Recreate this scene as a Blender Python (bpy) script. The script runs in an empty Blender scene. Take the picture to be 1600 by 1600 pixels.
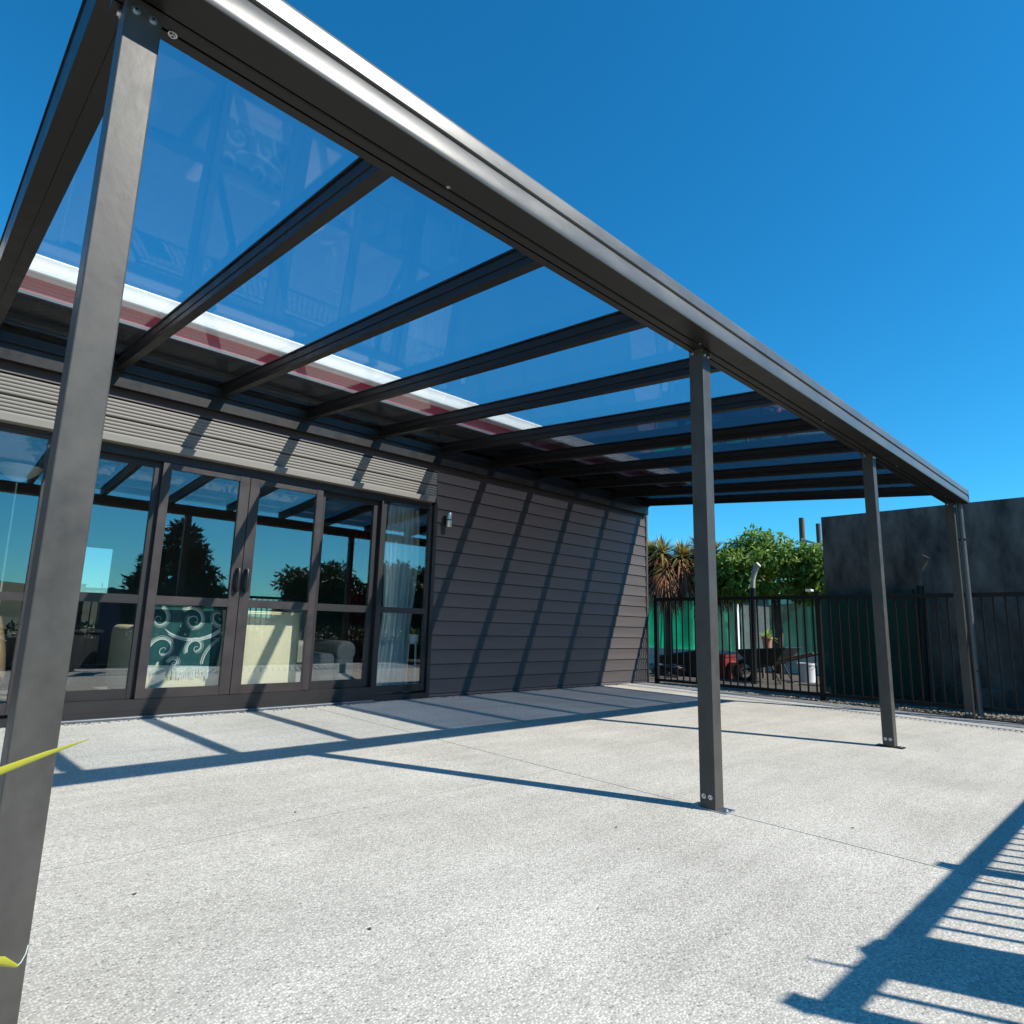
import bpy, bmesh, math, random
import numpy as np
from mathutils import Vector, Matrix

# ------------------------------------------------------------------ camera, sky, sun, exposure
sc = bpy.context.scene
COL = sc.collection
rad = math.radians
CAM = (0.0, -1.4843, 0.76)
YAW, PITCH, ROLL, FPX = 0.8047, 0.1785, 0.0263, 998.86
fw = Vector((math.cos(PITCH)*math.cos(YAW), math.cos(PITCH)*math.sin(YAW), math.sin(PITCH)))
rt = Vector((math.sin(YAW), -math.cos(YAW), 0)); up = rt.cross(fw)
r2 = rt*math.cos(ROLL)+up*math.sin(ROLL); u2 = -rt*math.sin(ROLL)+up*math.cos(ROLL)
cd = bpy.data.cameras.new('camera'); cam = bpy.data.objects.new('camera', cd); COL.objects.link(cam)
cd.sensor_width = 36; cd.lens = 36*FPX/1600; cd.clip_start = 0.02; cd.clip_end = 2000
m = Matrix((r2, u2, -fw)).transposed().to_4x4(); m.translation = CAM; cam.matrix_world = m
sc.camera = cam

SUN = Vector((0.4395, -0.9967, 1.0)).normalized()          # towards the sun
EL = math.asin(SUN.z); AZ = math.atan2(SUN.x, SUN.y)
wd = bpy.data.worlds.new('World'); sc.world = wd; wd.use_nodes = True
wn = wd.node_tree.nodes; wl_ = wd.node_tree.links
sky = wn.new('ShaderNodeTexSky'); sky.sky_type = 'NISHITA'; sky.sun_disc = False
sky.sun_elevation = EL; sky.sun_rotation = AZ
sky.altitude = 50; sky.air_density = 1.0; sky.dust_density = 0.1; sky.ozone_density = 3.0
tint = wn.new('ShaderNodeMix'); tint.data_type = 'RGBA'; tint.blend_type = 'MULTIPLY'; tint.inputs[0].default_value = 1
tint.inputs[7].default_value = (0.41, 1.00, 1.22, 1)                # deep, clean southern sky
hs = wn.new('ShaderNodeHueSaturation'); hs.inputs['Saturation'].default_value = 1.08
wl_.new(sky.outputs[0], tint.inputs[6]); wl_.new(tint.outputs[2], hs.inputs['Color']); wl_.new(hs.outputs[0], wn['Background'].inputs[0])
wn['Background'].inputs[1].default_value = 0.112
sl = bpy.data.lights.new('sun', 'SUN'); sl.energy = 5.0; sl.angle = rad(0.55); sl.color = (1.0, 0.945, 0.85)
so = bpy.data.objects.new('sun', sl); COL.objects.link(so); so.location = SUN*30
so.rotation_euler = (-SUN).to_track_quat('-Z', 'Y').to_euler()
sc.view_settings.view_transform = 'Standard'; sc.view_settings.look = 'None'
sc.view_settings.exposure = 0.42; sc.view_settings.gamma = 1
sc.render.engine = 'CYCLES'
sc.cycles.max_bounces = 10; sc.cycles.transparent_max_bounces = 32
sc.cycles.diffuse_bounces = 4; sc.cycles.glossy_bounces = 5
sc.cycles.sample_clamp_indirect = 6

random.seed(7); rng = np.random.default_rng(7)

# ------------------------------------------------------------------ materials
def mat(name, col, rough=0.6, metal=0.0, var=0.0, vscale=4.0, bump=0.0, bscale=60.0, rvar=0.0, stretch=None, spec=0.5, island=0.0):
    m_ = bpy.data.materials.new(name); m_.use_nodes = True
    n = m_.node_tree.nodes; l = m_.node_tree.links; b = n['Principled BSDF']
    b.inputs['Base Color'].default_value = (*col, 1); b.inputs['Roughness'].default_value = rough
    b.inputs['Metallic'].default_value = metal; b.inputs['Specular IOR Level'].default_value = spec
    tc = n.new('ShaderNodeTexCoord'); src = tc.outputs['Object']
    if stretch:
        mp = n.new('ShaderNodeMapping'); mp.inputs['Scale'].default_value = stretch; l.new(src, mp.inputs[0]); src = mp.outputs[0]
    if var or rvar:
        t = n.new('ShaderNodeTexNoise'); t.inputs['Scale'].default_value = vscale; t.inputs['Detail'].default_value = 6
        t.inputs['Roughness'].default_value = 0.65; l.new(src, t.inputs['Vector'])
        if var:
            rp = n.new('ShaderNodeValToRGB'); rp.color_ramp.elements[0].position = 0.3; rp.color_ramp.elements[1].position = 0.72
            rp.color_ramp.elements[0].color = tuple(max(0, c*(1-var)) for c in col)+(1,)
            rp.color_ramp.elements[1].color = tuple(min(1, c*(1+var)) for c in col)+(1,)
            l.new(t.outputs[0], rp.inputs[0]); l.new(rp.outputs[0], b.inputs['Base Color'])
            if island:
                g = n.new('ShaderNodeNewGeometry'); h = n.new('ShaderNodeHueSaturation'); mr = n.new('ShaderNodeMapRange')
                mr.inputs[3].default_value = 1-island; mr.inputs[4].default_value = 1+island
                l.new(g.outputs['Random Per Island'], mr.inputs[0]); l.new(mr.outputs[0], h.inputs['Value'])
                l.new(rp.outputs[0], h.inputs['Color']); l.new(h.outputs[0], b.inputs['Base Color'])
        if rvar:
            mr = n.new('ShaderNodeMapRange'); mr.inputs[1].default_value = .3; mr.inputs[2].default_value = .7
            mr.inputs[3].default_value = max(.05, rough-rvar); mr.inputs[4].default_value = min(1, rough+rvar)
            l.new(t.outputs[0], mr.inputs[0]); l.new(mr.outputs[0], b.inputs['Roughness'])
    if bump:
        t2 = n.new('ShaderNodeTexNoise'); t2.inputs['Scale'].default_value = bscale; t2.inputs['Detail'].default_value = 4
        l.new(src, t2.inputs['Vector']); bp = n.new('ShaderNodeBump'); bp.inputs['Strength'].default_value = bump
        bp.inputs['Distance'].default_value = 0.01; l.new(t2.outputs[0], bp.inputs['Height']); l.new(bp.outputs[0], b.inputs['Normal'])
    return m_

def glass_mat(name, tint, ior=1.5, refl=(1, 1, 1), rough=0.0, wav=0.0, dirt=0.0):
    m_ = bpy.data.materials.new(name); m_.use_nodes = True
    n = m_.node_tree.nodes; l = m_.node_tree.links; n.remove(n['Principled BSDF'])
    tr = n.new('ShaderNodeBsdfTransparent'); tr.inputs[0].default_value = (*tint, 1)
    gl = n.new('ShaderNodeBsdfGlossy'); gl.inputs['Color'].default_value = (*refl, 1); gl.inputs['Roughness'].default_value = rough
    fr = n.new('ShaderNodeFresnel'); fr.inputs[0].default_value = ior
    ge = n.new('ShaderNodeNewGeometry'); iv = n.new('ShaderNodeMapRange')     # ior inverted on back faces
    iv.inputs[3].default_value = ior; iv.inputs[4].default_value = ior
    mx = n.new('ShaderNodeMixShader'); l.new(fr.outputs[0], mx.inputs[0]); l.new(tr.outputs[0], mx.inputs[1]); l.new(gl.outputs[0], mx.inputs[2])
    # same fresnel from either side of the sheet: feed a front-facing style normal
    lw = n.new('ShaderNodeLayerWeight'); lw.inputs[0].default_value = 0.5
    pw = n.new('ShaderNodeMath'); pw.operation = 'POWER'; pw.inputs[1].default_value = 5.0
    l.new(lw.outputs['Facing'], pw.inputs[0])
    f0 = ((ior-1)/(ior+1))**2
    ml = n.new('ShaderNodeMath'); ml.operation = 'MULTIPLY_ADD'; ml.inputs[1].default_value = 1-f0; ml.inputs[2].default_value = f0
    l.new(pw.outputs[0], ml.inputs[0]); l.new(ml.outputs[0], mx.inputs[0])
    n.remove(fr); n.remove(iv); n.remove(ge)
    if wav:
        t = n.new('ShaderNodeTexNoise'); t.inputs['Scale'].default_value = 1.6; tc = n.new('ShaderNodeTexCoord'); l.new(tc.outputs['Object'], t.inputs['Vector'])
        bp = n.new('ShaderNodeBump'); bp.inputs['Strength'].default_value = wav; bp.inputs['Distance'].default_value = 0.01
        l.new(t.outputs[0], bp.inputs['Height']); l.new(bp.outputs[0], gl.inputs['Normal'])
    out = mx
    if dirt:
        df = n.new('ShaderNodeBsdfDiffuse'); df.inputs[0].default_value = (.6, .6, .58, 1)
        m2 = n.new('ShaderNodeMixShader'); t = n.new('ShaderNodeTexNoise'); t.inputs['Scale'].default_value = 2.5; t.inputs['Detail'].default_value = 7
        tc = n.new('ShaderNodeTexCoord'); l.new(tc.outputs['Object'], t.inputs['Vector'])
        mr = n.new('ShaderNodeMapRange'); mr.inputs[1].default_value = .4; mr.inputs[2].default_value = .8; mr.inputs[3].default_value = dirt*.3; mr.inputs[4].default_value = dirt
        l.new(t.outputs[0], mr.inputs[0]); l.new(mr.outputs[0], m2.inputs[0]); l.new(mx.outputs[0], m2.inputs[1]); l.new(df.outputs[0], m2.inputs[2]); out = m2
    l.new(out.outputs[0], n['Material Output'].inputs[0])
    return m_

def leaf_mat(name, col, col2, trans=0.35, rough=0.5):
    m_ = bpy.data.materials.new(name); m_.use_nodes = True
    n = m_.node_tree.nodes; l = m_.node_tree.links; b = n['Principled BSDF']; b.inputs['Roughness'].default_value = rough
    g = n.new('ShaderNodeNewGeometry'); rp = n.new('ShaderNodeValToRGB')
    rp.color_ramp.elements[0].color = (*col, 1); rp.color_ramp.elements[1].color = (*col2, 1)
    l.new(g.outputs['Random Per Island'], rp.inputs[0]); l.new(rp.outputs[0], b.inputs['Base Color'])
    t = n.new('ShaderNodeBsdfTranslucent'); l.new(rp.outputs[0], t.inputs[0])
    mx = n.new('ShaderNodeMixShader'); mx.inputs[0].default_value = trans
    l.new(b.outputs[0], mx.inputs[1]); l.new(t.outputs[0], mx.inputs[2]); l.new(mx.outputs[0], n['Material Output'].inputs[0])
    return m_

def cloth_mesh_mat(name, col, hole=0.3, trans=0.4):
    m_ = bpy.data.materials.new(name); m_.use_nodes = True
    n = m_.node_tree.nodes; l = m_.node_tree.links; b = n['Principled BSDF']; b.inputs['Roughness'].default_value = .7
    tc = n.new('ShaderNodeTexCoord'); t = n.new('ShaderNodeTexNoise'); t.inputs['Scale'].default_value = 2.2; t.inputs['Detail'].default_value = 5
    l.new(tc.outputs['Object'], t.inputs['Vector']); rp = n.new('ShaderNodeValToRGB')
    rp.color_ramp.elements[0].position = .3; rp.color_ramp.elements[1].position = .75
    rp.color_ramp.elements[0].color = tuple(c*.75 for c in col)+(1,); rp.color_ramp.elements[1].color = tuple(min(1, c*1.25) for c in col)+(1,)
    l.new(t.outputs[0], rp.inputs[0]); l.new(rp.outputs[0], b.inputs['Base Color'])
    tl = n.new('ShaderNodeBsdfTranslucent'); l.new(rp.outputs[0], tl.inputs[0]); tp = n.new('ShaderNodeBsdfTransparent')
    a = n.new('ShaderNodeMixShader'); a.inputs[0].default_value = trans; l.new(b.outputs[0], a.inputs[1]); l.new(tl.outputs[0], a.inputs[2])
    c = n.new('ShaderNodeMixShader'); c.inputs[0].default_value = hole; l.new(a.outputs[0], c.inputs[1]); l.new(tp.outputs[0], c.inputs[2])
    l.new(c.outputs[0], n['Material Output'].inputs[0])
    return m_

def concrete_mat(name, base, speck=1.0):
    m_ = bpy.data.materials.new(name); m_.use_nodes = True
    n = m_.node_tree.nodes; l = m_.node_tree.links; b = n['Principled BSDF']; b.inputs['Roughness'].default_value = .85
    b.inputs['Specular IOR Level'].default_value = .25
    ge = n.new('ShaderNodeNewGeometry'); P = ge.outputs['Position']
    vo = n.new('ShaderNodeTexVoronoi'); vo.inputs['Scale'].default_value = 150; vo.inputs['Randomness'].default_value = 1; l.new(P, vo.inputs['Vector'])
    sp = n.new('ShaderNodeSeparateColor'); l.new(vo.outputs['Color'], sp.inputs[0])
    r1 = n.new('ShaderNodeValToRGB'); e = r1.color_ramp.elements
    e[0].position = 0; e[0].color = tuple(c*.40 for c in base)+(1,); e[1].position = 1; e[1].color = tuple(min(1, c*1.22) for c in base)+(1,)
    e2 = e.new(.22); e2.color = tuple(c*.80 for c in base)+(1,); e3 = e.new(.55); e3.color = tuple(c*1.06 for c in base)+(1,)
    l.new(sp.outputs[0], r1.inputs[0])
    # paste between the stones
    r2_ = n.new('ShaderNodeValToRGB'); r2_.color_ramp.elements[0].position = .35; r2_.color_ramp.elements[1].position = .62
    r2_.color_ramp.elements[0].color = (0, 0, 0, 1); r2_.color_ramp.elements[1].color = (1, 1, 1, 1)
    dm = n.new('ShaderNodeMath'); dm.operation = 'MULTIPLY'; dm.inputs[1].default_value = 1.0; l.new(vo.outputs['Distance'], dm.inputs[0]); l.new(dm.outputs[0], r2_.inputs[0])
    mxp = n.new('ShaderNodeMix'); mxp.data_type = 'RGBA'; l.new(r2_.outputs[0], mxp.inputs[0]); l.new(r1.outputs[0], mxp.inputs[6]); mxp.inputs[7].default_value = tuple(c*.76 for c in base)+(1,)
    # broad stains and brushed wash marks
    nz = n.new('ShaderNodeTexNoise'); nz.inputs['Scale'].default_value = 1.1; nz.inputs['Detail'].default_value = 8; nz.inputs['Roughness'].default_value = .62; l.new(P, nz.inputs['Vector'])
    mp = n.new('ShaderNodeMapping'); mp.inputs['Rotation'].default_value = (0, 0, .35); mp.inputs['Scale'].default_value = (.6, 4.5, 1); l.new(P, mp.inputs[0])
    nz2 = n.new('ShaderNodeTexNoise'); nz2.inputs['Scale'].default_value = 2.2; nz2.inputs['Detail'].default_value = 6; l.new(mp.outputs[0], nz2.inputs['Vector'])
    ad = n.new('ShaderNodeMath'); ad.operation = 'MULTIPLY_ADD'; ad.inputs[1].default_value = .45; l.new(nz2.outputs[0], ad.inputs[0]); l.new(nz.outputs[0], ad.inputs[2])
    r3 = n.new('ShaderNodeValToRGB'); r3.color_ramp.elements[0].position = .5; r3.color_ramp.elements[1].position = .95
    r3.color_ramp.elements[0].color = (.82, .815, .80, 1); r3.color_ramp.elements[1].color = (1.13, 1.13, 1.125, 1)
    l.new(ad.outputs[0], r3.inputs[0])
    mu = n.new('ShaderNodeMix'); mu.data_type = 'RGBA'; mu.blend_type = 'MULTIPLY'; mu.inputs[0].default_value = 1
    l.new(mxp.outputs[2], mu.inputs[6]); l.new(r3.outputs[0], mu.inputs[7]); l.new(mu.outputs[2], b.inputs['Base Color'])
    bp = n.new('ShaderNodeBump'); bp.inputs['Strength'].default_value = .38*speck; bp.inputs['Distance'].default_value = .004; bp.invert = True
    l.new(vo.outputs['Distance'], bp.inputs['Height']); l.new(bp.outputs[0], b.inputs['Normal'])
    return m_

M = {}
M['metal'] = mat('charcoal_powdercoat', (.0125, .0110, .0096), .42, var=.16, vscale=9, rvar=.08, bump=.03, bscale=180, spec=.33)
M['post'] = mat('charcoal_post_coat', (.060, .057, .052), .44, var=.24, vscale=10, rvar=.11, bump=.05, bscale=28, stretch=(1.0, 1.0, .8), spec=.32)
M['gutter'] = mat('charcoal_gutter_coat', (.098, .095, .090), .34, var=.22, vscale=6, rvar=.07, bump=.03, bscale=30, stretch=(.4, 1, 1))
M['steel'] = mat('zinc_steel', (.55, .55, .55), .35, 1.0, rvar=.1, vscale=30)
M['black'] = mat('black_plastic', (.012, .012, .013), .4)
M['roof_clear'] = glass_mat('clear_roof_sheet', (.955, .972, .985), 1.40, wav=.04, dirt=.008)
M['roof_tint'] = glass_mat('tinted_roof_sheet', (.40, .41, .45), 1.5, refl=(.9, .95, 1), wav=.05, dirt=.008)
M['glass'] = glass_mat('window_glass', (.95, .97, .965), 2.0, wav=.03)
M['board'] = mat('charcoal_weatherboard_paint', (.056, .0445, .043), .58, var=.16, vscale=3, bump=.10, bscale=40, stretch=(.25, 1, 3), rvar=.08)
M['ribbed'] = mat('grey_ribbed_cladding', (.20, .182, .158), .55, var=.10, vscale=3, stretch=(.3, 1, 1), rvar=.08)
M['frame'] = mat('brown_aluminium', (.034, .025, .0235), .45, var=.2, vscale=6, rvar=.1)
M['frame_dark'] = mat('brown_aluminium_shaded', (.018, .0145, .014), .45, var=.2, vscale=6)  # darker frame brown, shade of the recessed leaves put into the colour
M['white'] = mat('white_gutter_paint', (.78, .78, .76), .4, var=.06, vscale=3, bump=.03, bscale=15)
M['red'] = mat('red_fascia_paint', (.36, .008, .022), .45, var=.12, vscale=3)
M['soffit'] = mat('dark_soffit_paint', (.022, .021, .020), .6, var=.15, vscale=3)
M['flash'] = mat('lead_flashing', (.10, .11, .125), .45, .3, var=.15, vscale=5)
M['roofing'] = mat('dark_roofing', (.07, .06, .06), .5, var=.15, vscale=2)
M['inwall'] = mat('interior_wall_paint', (.30, .28, .25), .8, var=.05)
M['carpet'] = mat('carpet', (.16, .16, .15), .95, var=.2, vscale=20, bump=.2, bscale=150)
M['concrete'] = concrete_mat('exposed_aggregate', (.555, .530, .472))
M['kerb'] = concrete_mat('kerb_concrete', (.47, .46, .44), .5)
M['grate'] = mat('drain_grate', (.03, .03, .03), .6)
M['cream'] = mat('cream_upholstery', (.74, .66, .45), .85, var=.06, vscale=8, bump=.12, bscale=220)
M['grey_fab'] = mat('grey_green_upholstery', (.30, .31, .28), .85, var=.10, vscale=8, bump=.12, bscale=200)
M['brown_fab'] = mat('tan_leather', (.30, .21, .12), .55, var=.15, vscale=6, bump=.08, bscale=60)
M['teal'] = mat('teal_woven_throw', (.012, .085, .085), .9, var=.12, vscale=10, bump=.2, bscale=300)
M['motif'] = mat('pale_throw_yarn', (.60, .66, .62), .9)
M['curtain'] = mat('pale_curtain', (.52, .60, .58), .85, var=.05, vscale=5, bump=.06, bscale=200)
M['redcloth'] = mat('red_drape', (.22, .02, .025), .8, var=.2, vscale=6)
M['dark'] = mat('black_furniture', (.015, .015, .017), .35, var=.1)
M['brass'] = mat('pale_metal', (.7, .68, .62), .3, .8)
M['shade'] = mat('frosted_bowl', (.75, .78, .74), .35)
M['fence'] = mat('black_fence_coat', (.007, .007, .007), .5, var=.2, vscale=8, spec=.3)
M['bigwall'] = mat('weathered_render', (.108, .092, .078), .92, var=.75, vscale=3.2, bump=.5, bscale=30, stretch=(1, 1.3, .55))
M['soil'] = mat('dark_soil', (.075, .062, .048), .95, var=.4, vscale=3, bump=.5, bscale=20)
M['stone'] = mat('gravel_stone', (.23, .205, .165), .85, var=.3, vscale=5, island=.45)
M['lowwall'] = mat('pale_block_wall', (.76, .70, .58), .9, var=.2, vscale=4, bump=.2, bscale=30)
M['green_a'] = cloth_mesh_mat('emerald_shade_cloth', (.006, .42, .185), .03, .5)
M['green_b'] = cloth_mesh_mat('green_cloth_tree_shaded', (.012, .16, .12), .12, .35)  # duller copy of the green cloth, tree shadow put into the colour
M['green_c'] = cloth_mesh_mat('green_cloth_wall_shaded', (.006, .060, .045), .05, .25)  # cloth green darkened to hold the shade beside the tall wall
M['bark'] = mat('bark', (.11, .085, .06), .9, var=.35, vscale=8, bump=.6, bscale=20, stretch=(1, 1, .3))
M['leaf'] = leaf_mat('broad_leaf', (.085, .165, .018), (.29, .42, .075), .45)
M['cord_green'] = leaf_mat('olive_blade', (.17, .15, .035), (.48, .40, .14), .35)
M['cord_dead'] = leaf_mat('dead_blade', (.22, .075, .035), (.46, .24, .13), .3)
M['fresh'] = leaf_mat('fresh_blade_sunlit', (.22, .38, .06), (.55, .66, .20), .4)  # green lightened in place of sun on the indoor plant
M['conifer'] = leaf_mat('conifer_spray', (.008, .020, .010), (.022, .042, .018), .1, .8)
M['hedge'] = leaf_mat('hedge_leaf', (.020, .045, .010), (.06, .10, .025), .25)
M['flax'] = leaf_mat('yellow_flax_blade', (.50, .52, .06), (.62, .56, .05), .35, .4)
M['terracotta'] = mat('terracotta', (.46, .20, .12), .85, var=.15, vscale=8)
M['redplastic'] = mat('dark_red_plastic', (.20, .015, .018), .5, var=.1)
M['whiteplastic'] = mat('white_plastic', (.72, .72, .72), .45, var=.05)
M['blueplastic'] = mat('blue_plastic', (.02, .22, .50), .5)
M['navy'] = mat('dark_bin_plastic', (.012, .020, .022), .5, var=.15)
M['timber'] = mat('weathered_timber', (.13, .085, .06), .85, var=.3, vscale=6, stretch=(4, 4, .6), bump=.3, bscale=30)
M['palepost'] = mat('pale_pole_paint', (.42, .39, .33), .7, var=.2, vscale=7)
M['hwhite'] = mat('white_house_wall', (.68, .67, .64), .8, var=.05)
M['hroof'] = mat('dull_red_roof', (.20, .05, .045), .6, var=.15)
M['hill'] = mat('hill_grass', (.10, .12, .055), .95, var=.35, vscale=.04)
M['lawn'] = mat('lawn_ground', (.085, .105, .045), .95, var=.35, vscale=.6, bump=.3, bscale=15)
M['jacket'] = mat('navy_towel', (.03, .05, .11), .9, var=.15, vscale=10, bump=.2, bscale=200)

# ------------------------------------------------------------------ mesh helpers
def acc(parent):
    v = Vector((0, 0, 0))
    while parent is not None:
        v = v+parent.location; parent = parent.parent
    return v

def link(o, parent=None):
    COL.objects.link(o)
    if parent is not None: o.parent = parent
    return o

def mesh(name, V, F, mt, parent=None, smooth=0):
    """V in world coordinates; stored relative to the parent chain's origin."""
    d = bpy.data.meshes.new(name); o0 = acc(parent)
    V = np.asarray(V, float)-np.array(o0)
    d.from_pydata(V.tolist(), [], [tuple(f) for f in F]); d.materials.append(mt); d.validate(); d.update()
    if smooth:
        d.polygons.foreach_set('use_smooth', [True]*len(d.polygons))
        if smooth != 1: d.set_sharp_from_angle(angle=rad(smooth))
    return link(bpy.data.objects.new(name, d), parent)

BF = [(0, 3, 2, 1), (4, 5, 6, 7), (0, 1, 5, 4), (1, 2, 6, 5), (2, 3, 7, 6), (3, 0, 4, 7)]
def bverts(x0, x1, y0, y1, z0, z1, sy=0.0, yr=0.0):
    return [(x, y, z+sy*(y-yr)) for z in (z0, z1) for x, y in ((x0, y0), (x1, y0), (x1, y1), (x0, y1))]

def bevel_obj(o, w, seg=2):
    bm = bmesh.new(); bm.from_mesh(o.data)
    bmesh.ops.bevel(bm, geom=list(bm.edges), offset=w, segments=seg, affect='EDGES', profile=.5, clamp_overlap=True)
    bm.to_mesh(o.data); bm.free()
    if w > .01:
        o.data.polygons.foreach_set('use_smooth', [True]*len(o.data.polygons)); o.data.set_sharp_from_angle(angle=rad(40))
    return o

def box(name, x0, x1, y0, y1, z0, z1, mt, parent=None, bev=0.0, seg=2, sy=0.0, yr=0.0):
    o = mesh(name, bverts(x0, x1, y0, y1, z0, z1, sy, yr), BF, mt, parent)
    return bevel_obj(o, bev, seg) if bev else o

def boxes(name, lst, mt, parent=None):
    V, F = [], []
    for b in lst:
        k = len(V); V += bverts(*b); F += [tuple(i+k for i in f) for f in BF]
    return mesh(name, V, F, mt, parent)

def extrude_x(name, prof, x0, x1, mt, parent=None, smooth=40):
    """closed (y, z) outline extruded along x"""
    n = len(prof); V = [(x0, y, z) for y, z in prof]+[(x1, y, z) for y, z in prof]
    F = [(i, (i+1) % n, n+(i+1) % n, n+i) for i in range(n)]+[tuple(range(n))[::-1], tuple(range(n, 2*n))]
    o = mesh(name, V, F, mt, parent, smooth)
    bm = bmesh.new(); bm.from_mesh(o.data); bmesh.ops.recalc_face_normals(bm, faces=bm.faces); bm.to_mesh(o.data); bm.free()
    return o

def tube_vf(pts, rads, seg=10, cap=True):
    pts = [Vector(p) for p in pts]; V, F = [], []
    if not hasattr(rads, '__len__'): rads = [rads]*len(pts)
    ref = None
    for i, p in enumerate(pts):
        t = (pts[min(i+1, len(pts)-1)]-pts[max(i-1, 0)]).normalized()
        a = Vector((0, 0, 1)) if abs(t.z) < .95 else Vector((1, 0, 0))
        if ref is not None: a = ref
        u = (a-t*a.dot(t)).normalized(); ref = u; w = t.cross(u)
        V += [tuple(p+(u*math.cos(k*2*math.pi/seg)+w*math.sin(k*2*math.pi/seg))*rads[i]) for k in range(seg)]
    for i in range(len(pts)-1):
        F += [(i*seg+k, i*seg+(k+1) % seg, (i+1)*seg+(k+1) % seg, (i+1)*seg+k) for k in range(seg)]
    if cap: F += [tuple(range(seg))[::-1], tuple(range((len(pts)-1)*seg, len(pts)*seg))]
    return V, F

def tube(name, pts, rads, mt, parent=None, seg=10, smooth=50):
    V, F = tube_vf(pts, rads, seg); return mesh(name, V, F, mt, parent, smooth)

def lathe(name, prof, c, mt, parent=None, seg=24, smooth=45):
    V, F = [], []
    for r, z in prof: V += [(c[0]+r*math.cos(k*2*math.pi/seg), c[1]+r*math.sin(k*2*math.pi/seg), c[2]+z) for k in range(seg)]
    for i in range(len(prof)-1):
        F += [(i*seg+k, i*seg+(k+1) % seg, (i+1)*seg+(k+1) % seg, (i+1)*seg+k) for k in range(seg)]
    if prof[0][0] > 1e-4: F.append(tuple(range(seg))[::-1])
    if prof[-1][0] > 1e-4: F.append(tuple(range((len(prof)-1)*seg, len(prof)*seg)))
    return mesh(name, V, F, mt, parent, smooth)

def thing(name, label, cat, loc=(0, 0, 0), group=None):
    o = bpy.data.objects.new(name, None); o.empty_display_size = .1; o.location = loc; link(o)
    return tag(o, label, cat, group)

def tag(o, label, cat, group=None):
    o['label'] = label; o['category'] = cat
    if group: o['group'] = group
    return o

def structure(o): o['kind'] = 'structure'; return o
def stuff(o): o['kind'] = 'stuff'; return o

def inst(src, name, loc, parent, rot=None):
    """another object on the same mesh; loc in world coordinates"""
    o = bpy.data.objects.new(name, src.data); link(o, parent); o.location = Vector(loc)-acc(parent)
    if rot: o.rotation_euler = rot
    return o

def merge(parts):
    V, F = [], []
    for v, f in parts:
        k = len(V); V += list(v); F += [tuple(i+k for i in q) for q in f]
    return V, F

# ------------------------------------------------------------------ layout numbers
GY = 0.0138                       # the slab falls away from the house
gz = lambda y: GY*y
W = 3.815                         # house wall face
X1, D, PW = 0.1945, 2.4978, 0.074
PX = [X1+D*i for i in range(4)]
XE = PX[3]+PW
SP = 3*D/10                       # rafter spacing
ZB, ZR, SL = 2.1316, 2.2268, 0.0858
XC, XJ = 7.81, 3.975              # house corner, right jamb of the glazing

# ------------------------------------------------------------------ ground
gr = structure(mesh('ground', [(-400, -400, -.26), (400, -400, -.26), (400, 400, -.26), (-400, 400, -.26)], [(0, 1, 2, 3)], M['lawn']))
patio = bpy.data.objects.new('concrete_patio', None); link(patio); structure(patio)
def slab(x0, x1, y0, y1):
    g = .0031
    o = mesh('concrete_slab', bverts(x0+g, x1-g, y0+g, y1-g, -.10, 0, GY, 0), BF, M['concrete'], patio)
    return o
XJO, YJO = 2.715, .945
slab(-7, XJO, -6, YJO); slab(-7, XJO, YJO, W-.005); slab(XJO, 7.06, -6, W-.005)
box('joint_sealant', XJO-.0030, XJO+.0030, -6, W-.006, -.03, -.0012, M['grate'], patio, sy=GY)
mesh('joint_sealant', bverts(-7, XJO-.0033, YJO-.0030, YJO+.0030, -.03, -.0012, GY, 0), BF, M['grate'], patio)
box('slab_underlay', -7, 7.3, -6, W, -.16, -.02, M['grate'], patio, sy=GY)
drain = structure(box('drain_channel', 7.065, 7.165, -6, W-.01, -.05, -.006, M['grate'], sy=GY))
for k in range(150):
    y = W-.03-k*.04
    if y < -2.1: break
    b0 = bpy.data.objects.get('grate_bar')
    if b0 is None: box('grate_bar', 7.068, 7.162, y-.012, y+.012, gz(y)-.006, gz(y)+.001, M['kerb'], drain)
    else: inst(b0, 'grate_bar', (0, y-(W-.03), gz(y)-gz(W-.03)), drain)
kerb = structure(box('kerb_strip', 7.17, 7.72, -6, W+1.5, -.12, .004, M['kerb'], sy=GY))
bed = structure(box('garden_ground', 7.725, 60, -30, 40, -.2, .012, M['soil']))
V, F = [], []
ico = [(0, 0, 1), (.89, 0, .45), (.28, .85, .45), (-.72, .53, .45), (-.72, -.53, .45), (.28, -.85, .45), (0, 0, -.2)]
icf = [(0, i, i % 5+1) for i in range(1, 6)]+[(6, i % 5+1, i) for i in range(1, 6)]
for k in range(5200):
    x = rng.uniform(7.735, 8.35); y = rng.uniform(-2.3, 4.6); s_ = rng.uniform(.007, .02); a = rng.uniform(0, 6.28)
    j = len(V); q = rng.uniform(.75, 1.25, (7, 3))
    for i, p in enumerate(ico):
        px_, py_, pz_ = p[0]*q[i, 0], p[1]*q[i, 1], p[2]*q[i, 2]*.7
        V.append((x+s_*(px_*math.cos(a)-py_*math.sin(a)), y+s_*(px_*math.sin(a)+py_*math.cos(a)), .012+s_*.2+s_*pz_))
    F += [tuple(t+j for t in f) for f in icf]
g_ = stuff(mesh('gravel', V, F, M['stone'])); tag(g_, 'strip of loose tan gravel under the black fence', 'gravel')
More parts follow.
